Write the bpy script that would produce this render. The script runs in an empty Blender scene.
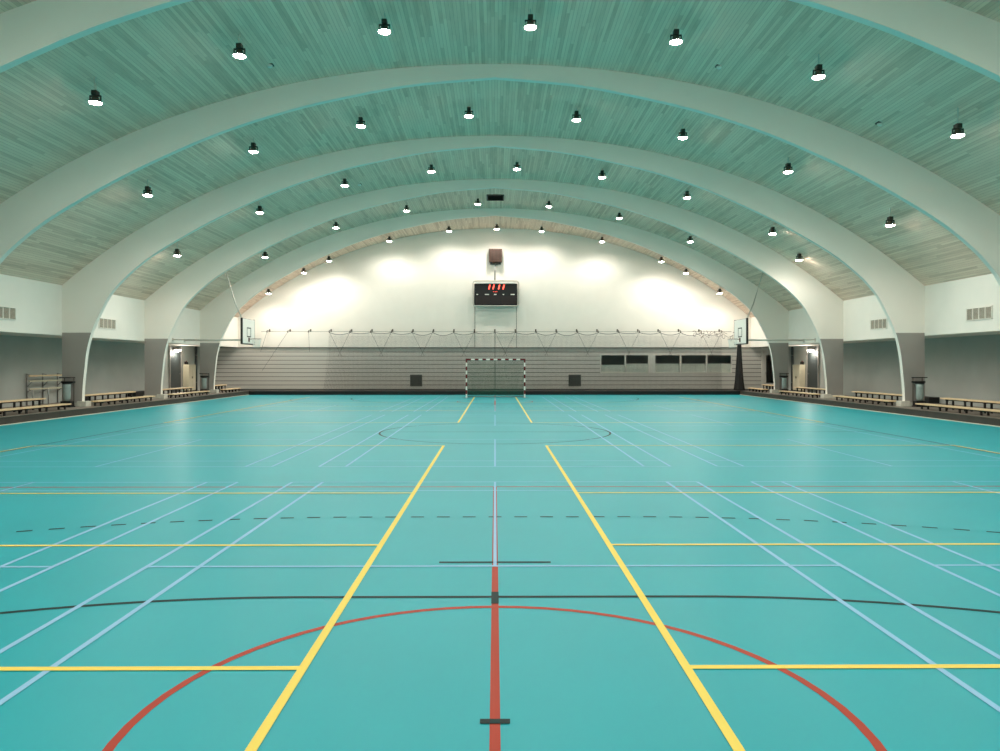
import bpy, bmesh, math, random
from mathutils import Vector, Matrix
random.seed(7)
S = bpy.context.scene
COL = S.collection
PI = math.pi

# ------------------------------------------------------------------ colours / materials
def lin(c):
    r = []
    for v in c[:3]:
        v = v/255.0
        r.append(v/12.92 if v <= 0.04045 else ((v+0.055)/1.055)**2.4)
    return (r[0], r[1], r[2], 1.0)

def mat(name, rgb, rough=0.6, metal=0.0, spec=0.4, noise=0.0, scale=8.0, bump=0.0, bscale=60.0, stretch=(1,1,1)):
    m = bpy.data.materials.new(name); m.use_nodes = True
    nt = m.node_tree; b = nt.nodes['Principled BSDF']
    b.inputs['Roughness'].default_value = rough
    b.inputs['Metallic'].default_value = metal
    b.inputs['Specular IOR Level'].default_value = spec
    c = lin(rgb)
    b.inputs['Base Color'].default_value = c
    if noise > 0 or bump > 0:
        tc = nt.nodes.new('ShaderNodeTexCoord')
        mp = nt.nodes.new('ShaderNodeMapping'); mp.inputs['Scale'].default_value = stretch
        nt.links.new(tc.outputs['Object'], mp.inputs['Vector'])
    if noise > 0:
        n = nt.nodes.new('ShaderNodeTexNoise'); n.inputs['Scale'].default_value = scale
        n.inputs['Detail'].default_value = 5
        nt.links.new(mp.outputs['Vector'], n.inputs['Vector'])
        r = nt.nodes.new('ShaderNodeValToRGB')
        lo = tuple(max(0, v*(1-noise)) for v in c[:3])+(1,)
        hi = tuple(min(1, v*(1+noise)) for v in c[:3])+(1,)
        r.color_ramp.elements[0].position = 0.3; r.color_ramp.elements[0].color = lo
        r.color_ramp.elements[1].position = 0.7; r.color_ramp.elements[1].color = hi
        nt.links.new(n.outputs['Fac'], r.inputs['Fac'])
        nt.links.new(r.outputs['Color'], b.inputs['Base Color'])
    if bump > 0:
        n2 = nt.nodes.new('ShaderNodeTexNoise'); n2.inputs['Scale'].default_value = bscale
        nt.links.new(mp.outputs['Vector'], n2.inputs['Vector'])
        bp = nt.nodes.new('ShaderNodeBump'); bp.inputs['Strength'].default_value = bump
        bp.inputs['Distance'].default_value = 0.01
        nt.links.new(n2.outputs['Fac'], bp.inputs['Height'])
        nt.links.new(bp.outputs['Normal'], b.inputs['Normal'])
    return m

def emat(name, rgb, strength):
    m = bpy.data.materials.new(name); m.use_nodes = True
    b = m.node_tree.nodes['Principled BSDF']
    b.inputs['Base Color'].default_value = lin(rgb)
    b.inputs['Emission Color'].default_value = lin(rgb)
    b.inputs['Emission Strength'].default_value = strength
    return m

def wood_ceiling():
    m = bpy.data.materials.new('whitewashed_planks'); m.use_nodes = True
    nt = m.node_tree; N = nt.nodes; L = nt.links; b = N['Principled BSDF']
    b.inputs['Roughness'].default_value = 0.75; b.inputs['Specular IOR Level'].default_value = 0.15
    uv = N.new('ShaderNodeUVMap'); uv.uv_map = 'UVMap'
    sep = N.new('ShaderNodeSeparateXYZ'); L.new(uv.outputs['UV'], sep.inputs[0])
    def math_(op, a, bb=None, c=None):
        n = N.new('ShaderNodeMath'); n.operation = op
        for i, v in enumerate((a, bb, c)):
            if v is None: continue
            if isinstance(v, (int, float)): n.inputs[i].default_value = v
            else: L.new(v, n.inputs[i])
        return n.outputs[0]
    W = 0.09
    u = math_('DIVIDE', sep.outputs['X'], W)
    idx = math_('FLOOR', u); fr = math_('FRACT', u)
    wn = N.new('ShaderNodeTexWhiteNoise'); wn.noise_dimensions = '1D'; L.new(idx, wn.inputs['W'])
    off = math_('MULTIPLY', wn.outputs['Value'], 3.7)
    v = math_('DIVIDE', math_('ADD', sep.outputs['Y'], off), 2.7)
    vi = math_('FLOOR', v)
    comb = N.new('ShaderNodeCombineXYZ'); L.new(idx, comb.inputs[0]); L.new(vi, comb.inputs[1])
    wn2 = N.new('ShaderNodeTexWhiteNoise'); wn2.noise_dimensions = '3D'; L.new(comb.outputs[0], wn2.inputs['Vector'])
    # fine streaks
    c2 = N.new('ShaderNodeCombineXYZ')
    L.new(math_('MULTIPLY', sep.outputs['X'], 14.0), c2.inputs[0]); L.new(math_('MULTIPLY', sep.outputs['Y'], 0.9), c2.inputs[1])
    L.new(wn2.outputs['Value'], c2.inputs[2])
    ns = N.new('ShaderNodeTexNoise'); ns.inputs['Scale'].default_value = 1.6; ns.inputs['Detail'].default_value = 4
    L.new(c2.outputs[0], ns.inputs['Vector'])
    fac = math_('ADD', math_('MULTIPLY', wn2.outputs['Value'], 0.55), math_('MULTIPLY', ns.outputs['Fac'], 0.5))
    ramp = N.new('ShaderNodeValToRGB'); L.new(fac, ramp.inputs['Fac'])
    e = ramp.color_ramp.elements
    e[0].position = 0.15; e[0].color = lin((212, 182, 160))
    e[1].position = 0.9; e[1].color = lin((250, 225, 204))
    x = ramp.color_ramp.elements.new(0.45); x.color = lin((238, 209, 188))
    # groove
    g = math_('LESS_THAN', math_('ABSOLUTE', math_('SUBTRACT', fr, 0.5)), 0.46)
    mix = N.new('ShaderNodeMix'); mix.data_type = 'RGBA'
    L.new(g, mix.inputs['Factor']); mix.inputs['A'].default_value = lin((200, 168, 152)); L.new(ramp.outputs['Color'], mix.inputs['B'])
    L.new(mix.outputs['Result'], b.inputs['Base Color'])
    bp = N.new('ShaderNodeBump'); bp.inputs['Strength'].default_value = 0.3; bp.inputs['Distance'].default_value = 0.01
    L.new(g, bp.inputs['Height']); L.new(bp.outputs['Normal'], b.inputs['Normal'])
    return m

M = {}
M['floor'] = mat('teal_linoleum', (20, 160, 171), rough=0.4, spec=0.28, noise=0.035, scale=0.7)
M['yellow'] = mat('yellow_line', (240, 212, 100), rough=0.5, spec=0.15)
M['blue'] = mat('light_blue_line', (146, 190, 222), rough=0.5, spec=0.15)
M['red'] = mat('red_line', (172, 62, 44), rough=0.5, spec=0.15)
M['black'] = mat('black_line', (26, 46, 46), rough=0.5, spec=0.12)
M['white'] = mat('white_plaster', (240, 234, 224), rough=0.8, spec=0.2, noise=0.015, scale=1.5)
M['arch'] = mat('white_arch_paint', (242, 236, 226), rough=0.6, spec=0.3, noise=0.01, scale=1.0)
M['grey'] = mat('grey_column_paint', (160, 154, 148), rough=0.6, spec=0.3, noise=0.03, scale=1.5)
M['lower'] = mat('grey_wall_panel', (174, 175, 169), rough=0.7, spec=0.25, noise=0.04, scale=1.2)
M['siding'] = mat('grey_siding', (196, 192, 184), rough=0.55, spec=0.3, noise=0.04, scale=3.0, stretch=(0.2, 1, 4))
M['groove'] = mat('siding_groove', (84, 84, 80), rough=0.8)
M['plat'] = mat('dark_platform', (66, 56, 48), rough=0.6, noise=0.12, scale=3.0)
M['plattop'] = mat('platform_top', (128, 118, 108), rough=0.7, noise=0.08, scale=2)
M['base'] = mat('black_base', (20, 18, 17), rough=0.5, noise=0.1, scale=4)
M['cream'] = mat('cream_trim', (214, 204, 184), rough=0.5)
M['concrete'] = mat('pale_concrete', (206, 202, 190), rough=0.8, noise=0.08, scale=9)
M['ceiling'] = wood_ceiling()
M['bench'] = mat('bench_wood', (224, 196, 156), rough=0.45, noise=0.1, scale=5, stretch=(8, 0.6, 8))
M['dark'] = mat('dark_metal', (40, 36, 34), rough=0.45, metal=0.3)
M['lampmetal'] = mat('lamp_metal', (92, 84, 74), rough=0.4, metal=0.6)
M['lampmount'] = mat('lamp_mount', (66, 58, 52), rough=0.5, metal=0.2)
M['lens'] = emat('lamp_lens', (255, 249, 236), 140.0)
M['steel'] = mat('grey_steel', (150, 150, 146), rough=0.4, metal=0.5)
M['grille'] = mat('grille_metal', (186, 178, 162), rough=0.5)
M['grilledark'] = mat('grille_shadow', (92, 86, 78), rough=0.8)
M['board'] = mat('backboard_white', (252, 249, 242), rough=0.35)
M['orange'] = mat('rim_red', (104, 62, 52), rough=0.4)
M['netwhite'] = mat('white_cord', (244, 244, 238), rough=0.8)
M['netdark'] = mat('dark_cord', (44, 46, 46), rough=0.9)
M['netgreen'] = mat('green_cord', (44, 116, 94), rough=0.9)
M['goalred'] = mat('goal_red', (112, 34, 38), rough=0.4)
M['goalwhite'] = mat('goal_white', (240, 238, 230), rough=0.4)
M['screen'] = mat('scoreboard_black', (22, 20, 22), rough=0.4)
M['window_dark'] = mat('display_window', (34, 24, 26), rough=0.3)
M['digit'] = emat('red_digits', (255, 80, 62), 3.2)
M['label'] = mat('white_lettering', (232, 228, 220), rough=0.6)
M['brown'] = mat('speaker_brown', (84, 58, 46), rough=0.6, noise=0.15, scale=20)
M['doordark'] = mat('door_charcoal', (60, 66, 66), rough=0.5)
M['doorbeige'] = mat('door_beige', (196, 188, 164), rough=0.5)
M['ventgrey'] = mat('vent_grey', (104, 106, 100), rough=0.6)
M['frame'] = mat('pale_frame', (206, 202, 192), rough=0.5)
M['blind'] = mat('grey_blind', (242, 240, 228), rough=0.7)
M['bag'] = mat('pale_bag', (150, 164, 160), rough=0.4, noise=0.05, scale=12)
M['black_plastic'] = mat('black_plastic', (30, 30, 30), rough=0.4)
M['wlamp'] = emat('wall_lamp_glass', (255, 244, 224), 9.0)
def glass():
    m = bpy.data.materials.new('window_glass'); m.use_nodes = True
    b = m.node_tree.nodes['Principled BSDF']
    b.inputs['Base Color'].default_value = (0.97, 0.98, 0.98, 1)
    b.inputs['Roughness'].default_value = 0.03
    b.inputs['Transmission Weight'].default_value = 1.0
    b.inputs['IOR'].default_value = 1.1
    return m
M['glass'] = glass()

# ------------------------------------------------------------------ mesh helpers
class MB:
    def __init__(self): self.bm = bmesh.new(); self.mi = 0
    def quad(self, pts):
        f = self.bm.faces.new([self.bm.verts.new(p) for p in pts]); f.material_index = self.mi; return f
    def box(self, x0, x1, y0, y1, z0, z1, bevel=0.0):
        a = (min(x0,x1), min(y0,y1), min(z0,z1)); c = (max(x0,x1), max(y0,y1), max(z0,z1))
        v = [self.bm.verts.new((x, y, z)) for z in (a[2], c[2]) for y in (a[1], c[1]) for x in (a[0], c[0])]
        fs = []
        for i in ((0,2,3,1),(4,5,7,6),(0,1,5,4),(2,6,7,3),(0,4,6,2),(1,3,7,5)):
            f = self.bm.faces.new([v[k] for k in i]); f.material_index = self.mi; fs.append(f)
        if bevel > 0:
            es = set(e for f in fs for e in f.edges)
            bmesh.ops.bevel(self.bm, geom=list(es), offset=bevel, segments=2, affect='EDGES', profile=0.5)
        return self
    def tube(self, pts, r, n=8, cap=True, radii=None):
        P = [Vector(p) for p in pts]; rings = []
        for i, p in enumerate(P):
            d = (P[min(i+1, len(P)-1)] - P[max(i-1, 0)])
            if d.length < 1e-9: d = Vector((0,0,1))
            d.normalize()
            up = Vector((0,0,1)) if abs(d.z) < 0.95 else Vector((1,0,0))
            a = d.cross(up).normalized(); b = d.cross(a).normalized()
            rr = radii[i] if radii else r
            rings.append([self.bm.verts.new(p + a*rr*math.cos(2*PI*k/n+PI/n) + b*rr*math.sin(2*PI*k/n+PI/n)) for k in range(n)])
        for i in range(len(rings)-1):
            for k in range(n):
                f = self.bm.faces.new((rings[i][k], rings[i][(k+1)%n], rings[i+1][(k+1)%n], rings[i+1][k]))
                f.material_index = self.mi; f.smooth = n > 5
        if cap:
            for ring in (rings[0], rings[-1]):
                f = self.bm.faces.new(ring); f.material_index = self.mi
        return self
    def lathe(self, prof, n=24, c=(0,0,0)):
        rings = []
        for r, z in prof:
            rings.append([self.bm.verts.new((c[0]+max(r,1e-4)*math.cos(2*PI*k/n), c[1]+max(r,1e-4)*math.sin(2*PI*k/n), c[2]+z)) for k in range(n)])
        for i in range(len(rings)-1):
            for k in range(n):
                f = self.bm.faces.new((rings[i][k], rings[i][(k+1)%n], rings[i+1][(k+1)%n], rings[i+1][k])); f.material_index = self.mi; f.smooth = True
        for ring in (rings[0], rings[-1]):
            f = self.bm.faces.new(ring); f.material_index = self.mi
        return self
    def torus(self, c, R, r, axis='z', n=24, m=8):
        pts = []
        for k in range(n+1):
            a = 2*PI*k/n
            if axis == 'z': pts.append((c[0]+R*math.cos(a), c[1]+R*math.sin(a), c[2]))
            else: pts.append((c[0], c[1]+R*math.cos(a), c[2]+R*math.sin(a)))
        return self.tube(pts, r, m, cap=False)
    def build(self, name, mats, parent=None, loc=None):
        if not isinstance(mats, (list, tuple)): mats = [mats]
        bmesh.ops.recalc_face_normals(self.bm, faces=self.bm.faces[:])
        me = bpy.data.meshes.new(name); self.bm.to_mesh(me); self.bm.free()
        for m in mats: me.materials.append(m)
        o = bpy.data.objects.new(name, me); COL.objects.link(o)
        if parent: o.parent = parent
        if loc: o.location = loc
        return o

def tag(o, label=None, cat=None, group=None, kind=None):
    if label: o['label'] = label
    if cat: o['category'] = cat
    if group: o['group'] = group
    if kind: o['kind'] = kind
    return o
def thing(name, label, cat, loc=(0,0,0), rz=0, group=None):
    o = bpy.data.objects.new(name, None); COL.objects.link(o)
    o.empty_display_size = 0.1
    o.location = loc; o.rotation_euler = (0,0,rz)
    return tag(o, label, cat, group)
def struct(o): o['kind'] = 'structure'; return o
def copy_tree(o, parent=None):
    c = o.copy(); COL.objects.link(c)
    if parent: c.parent = parent
    for ch in list(o.children): copy_tree(ch, c)
    return c

# ------------------------------------------------------------------ measures of the hall
H = 1.773
ARCH_Y = [1.35, 7.93, 14.52, 21.1, 27.7, 34.2, 40.6]
YN, YF = -7.2, 46.6
XW, XG = 15.93, 17.8          # upper white wall / set-back lower wall
ZP, ZF = 0.22, 2.84           # platform height / bottom of the white upper wall
ZS = 2.945                    # grey / white split on the columns
XE, YE = 14.33, 43.75         # platform edge at the sides / far end
def E(x):
    return H + 8.455 - 0.0168*x*x - 1.98e-5*x**4
INT = [(0,8.08),(2.2,7.89),(3.9,7.59),(5.68,7.18),(7.4,6.64),(8.7,6.12),(10.2,5.42),(11.6,4.66),(12.73,3.95),(13.58,3.25),
       (14.05,2.74),(14.27,2.43),(14.65,1.68),(14.86,1.172),(15.03,0.5),(15.12,-0.25),(15.18,-0.9),(15.2,-1.553)]
def cr(pts, per):
    out = []
    n = len(pts)
    for i in range(n-1):
        p1, p2 = pts[i], pts[i+1]
        p0 = pts[i-1] if i > 0 else tuple(2*a-b for a, b in zip(p1, p2))
        p3 = pts[i+2] if i+2 < n else tuple(2*a-b for a, b in zip(p2, p1))
        for k in range(per):
            t = k/per
            out.append(tuple(0.5*((2*b)+(-a+c)*t+(2*a-5*b+4*c-d)*t*t+(-a+3*b-3*c+d)*t**3) for a, b, c, d in zip(p0, p1, p2, p3)))
    out.append(pts[-1])
    return out
IC = [(x, z+H) for x, z in cr(INT, 5)]
SPLIT = 13*5
upper_in = IC[:SPLIT+1]; upper_in[-1] = (upper_in[-1][0], ZS)
lower_in = [(upper_in[-1][0], ZS)] + IC[SPLIT+1:]
lower_in[-1] = (lower_in[-1][0], ZP)

# ------------------------------------------------------------------ floor and its painted courts
f = MB()
f.box(-XG-0.2, XG+0.2, YN-0.2, YF+0.3, -0.2, 0.0)
floor = struct(f.build('floor', M['floor']))
tag(floor, 'glossy teal sports floor with coloured court lines', 'floor')

def line(mb, x0, y0, x1, y1, w, z):
    d = Vector((x1-x0, y1-y0, 0)); L = d.length; d.normalize(); n = Vector((-d.y, d.x, 0))*w/2
    a = Vector((x0,y0,z)); b = Vector((x1,y1,z))
    mb.quad([a-n, b-n, b+n, a+n])
def arc(mb, cx, cy, R, a0, a1, w, z, n=64):
    for k in range(n):
        p = a0+(a1-a0)*k/n; q = a0+(a1-a0)*(k+1)/n
        r0, r1 = R-w/2, R+w/2
        mb.quad([(cx+r0*math.cos(p), cy+r0*math.sin(p), z), (cx+r1*math.cos(p), cy+r1*math.sin(p), z),
                 (cx+r1*math.cos(q), cy+r1*math.sin(q), z), (cx+r0*math.cos(q), cy+r0*math.sin(q), z)])
YC = 19.72
# red: cross-court basketball
r = MB(); z = 0.0015
for c, sg in ((3.69, 1), (2*YC-3.69, -1)):
    line(r, 0, c-7.18, 0, c+7.18, 0.052, z)
    line(r, -12.9, c+7.18, 12.9, c+7.18, 0.05, z)
    line(r, -12.9, c-7.18, 12.9, c-7.18, 0.05, z)
    arc(r, 0, c, 1.795, 0, 2*PI, 0.05, z+0.0003)
tag(r.build('basketball_court_lines', M['red'], floor), 'red centre lines and centre circle')
# black: handball
k = MB(); z = 0.0022
for gy, s in ((-0.28, 1), (2*YC+0.28, -1)):
    line(k, -1.5, gy+s*6, 1.5, gy+s*6, 0.05, z)
    for sx in (-1, 1):
        a0, a1 = (PI/2, 0.0) if sx > 0 else (PI/2, PI)
        arc(k, sx*1.5, gy, 6, s*a0, s*a1, 0.05, z, 48)
    line(k, -0.5, gy+s*7, 0.5, gy+s*7, 0.05, z)
    line(k, -0.075, gy+s*4, 0.075, gy+s*4, 0.05, z+0.002)
    # dashed nine-metre line
    j = 0
    while True:
        t0 = -0.075+0.3*j; t1 = t0+0.15
        if t0 > 1.5: break
        for sx in (-1, 1):
            if j == 0 and sx < 0: continue
            line(k, sx*t0, gy+s*9, sx*min(t1, 1.5), gy+s*9, 0.05, z)
        j += 1
    rem = 0.3*j-0.075-1.5
    t = rem
    for sx in (-1, 1):
        if sx > 0: arc(k, 1.5, gy, 9, s*PI/2, s*(PI/2-0.075/9), 0.05, z, 2)
        else: arc(k, -1.5, gy, 9, s*PI/2, s*(PI/2+0.075/9), 0.05, z, 2)
    while t < 9*PI/2-1.0:
        for sx in (-1, 1):
            p0, p1 = t/9, (t+0.15)/9
            if sx > 0: arc(k, 1.5, gy, 9, s*(PI/2-p0), s*(PI/2-p1), 0.05, z, 2)
            else: arc(k, -1.5, gy, 9, s*(PI/2+p0), s*(PI/2+p1), 0.05, z, 2)
        t += 0.3
arc(k, 0, YC, 3.0, 0, 2*PI, 0.05, z, 96)
line(k, -10, YC, 10, YC, 0.05, z)
for sx in (-1, 1): line(k, sx*9.99, -0.28, sx*9.99, 2*YC+0.28, 0.05, 0.0038)
line(k, -10, 2*YC+0.28, -1.5, 2*YC+0.28, 0.05, z); line(k, 10, 2*YC+0.28, 1.5, 2*YC+0.28, 0.05, z)
line(k, 0, 5.55, 0, 5.84, 0.056, z+0.002)
tag(k.build('handball_court_lines', M['black'], floor), 'dark grey goal area arcs, dashed arcs and centre circle')
# light blue: three rows of three badminton courts
b = MB(); z = 0.003
for cy in (4.61, YC, 2*YC-4.61):
    for cx in (0, -6.92, 6.92):
        for x in (2.59, 3.05):
            for sx in (-1, 1): line(b, cx+sx*x, cy-6.7, cx+sx*x, cy+6.7, 0.042, z)
        for s in (-1, 1):
            for y in (1.98, 5.94, 6.7): line(b, cx-3.05, cy+s*y, cx+3.05, cy+s*y, 0.042, z+0.0003)
            line(b, cx, cy+s*1.98, cx, cy+s*6.7, 0.03 if cx == 0 else 0.042, z+0.0006)
tag(b.build('badminton_court_lines', M['blue'], floor), 'pale blue court lines')
# yellow: four volleyball courts
y_ = MB(); z = 0.004
for cy in (7.36, 31.85):
    for sx in (-1, 1):
        xa, xb = sx*1.12, sx*10.05
        for x in (xa, xb): line(y_, x, cy-9-0.03, x, cy+9+0.03, 0.055, z)
        for dy in (-9, -2.98, 0, 2.98, 9): line(y_, xa, cy+dy, xb, cy+dy, 0.055, z+0.0005)
tag(y_.build('volleyball_court_lines', M['yellow'], floor), 'bright yellow court lines')
for i, (x, y) in enumerate(((-7.0, 37.2), (7.0, 37.2))):
    s_ = MB(); s_.lathe([(0.075, 0.0), (0.075, 0.002), (0.066, 0.003), (0.0, 0.003)], 20)
    o = s_.build('socket_cover', M['dark'], floor, (x, y, 0.0045))
    o['label'] = 'dark round floor socket cover'

# ------------------------------------------------------------------ platform round three sides
def platform(name, x0, x1, y0, y1, label, m):
    p = MB(); p.box(x0, x1, y0, y1, 0.0, ZP)
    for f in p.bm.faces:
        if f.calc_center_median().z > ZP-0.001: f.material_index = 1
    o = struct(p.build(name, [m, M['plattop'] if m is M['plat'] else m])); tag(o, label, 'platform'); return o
pl = platform('platform', -XG, -XE, YN, YE, 'low dark platform along the left side carrying benches', M['plat'])
t = MB(); t.box(-XE, -XE+0.03, YN, YE-0.03, 0.0, 0.025); t.build('edge_strip', M['cream'], pl)['label'] = 'thin cream strip at the foot of the platform'
t = MB(); t.box(-XE-0.06, -XE+0.006, YN, YE, ZP, ZP+0.014); t.build('nosing', M['lampmetal'], pl)
pr = platform('platform', XG, XE, YN, YE, 'low dark platform along the right side carrying benches', M['plat'])
t = MB(); t.box(XE, XE-0.03, YN, YE-0.03, 0.0, 0.025); t.build('edge_strip', M['cream'], pr)['label'] = 'thin cream strip at the foot of the platform'
t = MB(); t.box(XE+0.06, XE-0.006, YN, YE, ZP, ZP+0.014); t.build('nosing', M['lampmetal'], pr)
platform('platform', -XG, XG, YE, YF+0.05, 'black low platform across the far end below the siding', M['base'])

# ------------------------------------------------------------------ walls
def side_wall(s, name):
    w = MB(); w.box(s*XW, s*(XG+0.2), YN-0.2, YF, ZF, E(XW)+0.25)
    o = struct(w.build('wall_'+name, M['white'])); tag(o, 'white upper %s wall overhanging the bench gallery' % name, 'wall')
    l = MB(); l.box(s*XG, s*(XG+0.2), YN-0.2, YF+0.1, 0.0, ZF); struct(tag(l.build('wall_lower_'+name, M['lower']), 'grey lower %s wall set back behind the benches' % name, 'wall'))
    return o
side_wall(-1, 'left'); side_wall(1, 'right')

# far wall: white gable over grey siding
def gable(y0, y1, zb, name):
    g = MB(); bm = g.bm
    xs = [-XW-0.05+(2*XW+0.1)*i/96 for i in range(97)]
    rows = []
    for y in (y0, y1):
        rows.append(([bm.verts.new((x, y, zb)) for x in xs], [bm.verts.new((x, y, E(x)+0.08)) for x in xs]))
    for i in range(96):
        for lo, hi in rows: bm.faces.new((lo[i], lo[i+1], hi[i+1], hi[i]))
        bm.faces.new((rows[0][0][i], rows[0][0][i+1], rows[1][0][i+1], rows[1][0][i]))
        bm.faces.new((rows[0][1][i], rows[0][1][i+1], rows[1][1][i+1], rows[1][1][i]))
    for i in (0, 96):
        bm.faces.new((rows[0][0][i], rows[0][1][i], rows[1][1][i], rows[1][0][i]))
    return struct(g.build(name, M['white']))
wf = gable(YF, YF+0.25, ZF, 'wall_far'); tag(wf, 'white curved gable wall behind the scoreboard', 'wall')
WX0, WX1, WZ0, WZ1 = 6.55, 14.78, 1.24, 2.40
sd = MB()
nb = 10; bh = (ZF-0.02-ZP-0.04)/nb
YS = YF+0.09
for i in range(nb):
    z0 = ZP+0.04+i*bh; z1 = z0+bh-0.03
    def piece(xa, xb, za, zb):
        if zb-za > 0.01: sd.box(xa, xb, YS, YS+0.06, za, zb)
    if z1 < WZ0 or z0 > WZ1: piece(-XG, 16.62, z0, z1)
    else:
        piece(-XG, WX0, z0, z1); piece(WX1, 16.62, z0, z1)
        if z0 < WZ0: piece(WX0, WX1, z0, WZ0)
        if z1 > WZ1: piece(WX0, WX1, WZ1, z1)
sd.mi = 1
sd.box(-XG, WX0, YS+0.03, YS+0.16, ZP, ZF); sd.box(WX1, 16.62, YS+0.03, YS+0.16, ZP, ZF)
sd.box(WX0, WX1, YS+0.03, YS+0.16, ZP, WZ0); sd.box(WX0, WX1, YS+0.03, YS+0.16, WZ1, ZF)
o = sd.build('siding', [M['siding'], M['groove']], wf); o['label'] = 'grey horizontal board siding'
c = MB(); c.box(-XG-0.2, XG+0.2, YF+0.02, YF+0.3, ZF-0.02, ZF+0.1)
c.build('siding_cap', M['groove'], wf)
# room behind the windows and the glazed door
rm = MB(); rm.box(WX0-0.3, XG+0.2, YS+2.2, YS+2.3, 0, 3.0); rm.box(WX0-0.3, XG+0.2, YS+0.2, YS+2.3, 0.0, 0.2)
rm.box(WX0-0.3, XG+0.2, YS+0.2, YS+2.3, 2.85, 3.0); rm.box(WX0-0.4, WX0-0.3, YS+0.2, YS+2.3, 0, 3.0); rm.box(XG+0.2, XG+0.3, YS-0.1, YS+2.3, 0, 3.0)
struct(tag(rm.build('wall_back_room', M['lower']), 'dark room behind the far windows', 'wall'))
sc = (YF+0.05)/750.0
edges = [(601.5, 624.8), (626.4, 648.6), (655.7, 680.2), (682.0, 706.4), (708.0, 732.0)]
for i, (a, d) in enumerate(edges):
    x0, x1 = (a-495)*sc, (d-495)*sc
    e0 = WX0 if i == 0 else ((a+edges[i-1][1])/2-495)*sc
    e1 = WX1 if i == 4 else ((d+edges[i+1][0])/2-495)*sc
    w = MB(); w.box(e0, x0, YS-0.015, YS+0.14, WZ0, WZ1); w.box(x1, e1, YS-0.015, YS+0.14, WZ0, WZ1)
    w.box(x0, x1, YS-0.015, YS+0.14, WZ0, WZ0+0.05); w.box(x0, x1, YS-0.015, YS+0.14, WZ1-0.05, WZ1)
    o = struct(w.build('window_%d' % (i+1), M['frame']))
    nm = ['leftmost', 'second from the left', 'middle', 'second from the right', 'rightmost'][i]
    tag(o, '%s of the five dark windows in the far grey siding' % nm, 'window', 'windows in the far siding')
    p = MB(); p.box(x0, x1, YS+0.05, YS+0.06, WZ0+0.05, WZ1-0.05); p.build('pane', M['glass'], o)
    bl = MB(); bl.box(x0+0.01, x1-0.01, YS+0.075, YS+0.09, WZ0+0.05, 1.83 - (0.0 if i else 0.08))
    bl.build('blind', M['blind'], o)['label'] = 'pale grey blind over the lower half'
# two square dark vents in the siding
for xa, xb, lab in ((410.2, 422.3, 'dark square louvred vent low in the siding left of the goal'), (568.6, 581.2, 'dark square louvred vent low in the siding right of the goal')):
    x0, x1 = (xa-495)*sc, (xb-495)*sc
    v = thing('wall_vent', lab, 'vent', ((x0+x1)/2, YS-0.02, 0.42), 0, 'square vents in the far siding')
    hw = (x1-x0)/2
    fm = MB(); fm.box(-hw, hw, -0.02, 0.02, 0, 0.04); fm.box(-hw, hw, -0.02, 0.02, 0.68, 0.72); fm.box(-hw, -hw+0.04, -0.02, 0.02, 0, 0.72); fm.box(hw-0.04, hw, -0.02, 0.02, 0, 0.72)
    fm.build('frame', M['ventgrey'], v)
    lv = MB()
    for q in range(12):
        z0 = 0.045+q*0.053
        lv.quad([(-hw+0.04, 0.01, z0), (hw-0.04, 0.01, z0), (hw-0.04, -0.015, z0+0.045), (-hw+0.04, -0.015, z0+0.045)])
    lv.box(-hw+0.03, hw-0.03, 0.012, 0.019, 0.03, 0.7)
    lv.build('louvres', M['ventgrey'], v)
# glazed door on the far wall at the right end of the gallery
d = MB(); dx0, dx1 = 16.72, 17.72
d.box(dx0-0.1, dx0+0.08, YS-0.03, YS+0.12, ZP, 2.62); d.box(dx1-0.06, XG, YS-0.03, YS+0.12, ZP, 2.62); d.box(dx0, dx1, YS-0.03, YS+0.12, 2.50, 2.62)
d.box(dx0-0.1, XG, YS+0.0, YS+0.12, 2.62, ZF)
d1 = struct(d.build('door_1', M['frame'])); tag(d1, 'glazed door with pale frame at the right end of the far wall', 'door')
lf = MB(); lf.box(dx0+0.08, dx0+0.2, YS, YS+0.05, ZP+0.02, 2.5); lf.box(dx1-0.2, dx1-0.06, YS, YS+0.05, ZP+0.02, 2.5); lf.box(dx0+0.2, dx1-0.2, YS, YS+0.05, 2.36, 2.5); lf.box(dx0+0.2, dx1-0.2, YS, YS+0.05, ZP+0.02, 0.6)
lf.build('door_leaf', M['frame'], d1)
gp = MB(); gp.box(dx0+0.2, dx1-0.2, YS+0.02, YS+0.03, 0.6, 2.36); gp.build('pane', M['glass'], d1)
hd = MB(); hd.tube([(dx0+0.14, YS-0.0, 1.25), (dx0+0.14, YS-0.06, 1.25), (dx0+0.26, YS-0.06, 1.25)], 0.012); hd.build('door_handle', M['steel'], d1)
# near wall behind the viewer
wn = gable(YN-0.25, YN, ZF, 'wall_near'); tag(wn, 'white wall closing the hall behind the viewer', 'wall')
q = MB(); q.box(-XG-0.2, XG+0.2, YN-0.25, YN, 0, ZF); struct(tag(q.build('wall_lower_near', M['lower']), 'grey lower wall behind the viewer', 'wall'))

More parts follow.
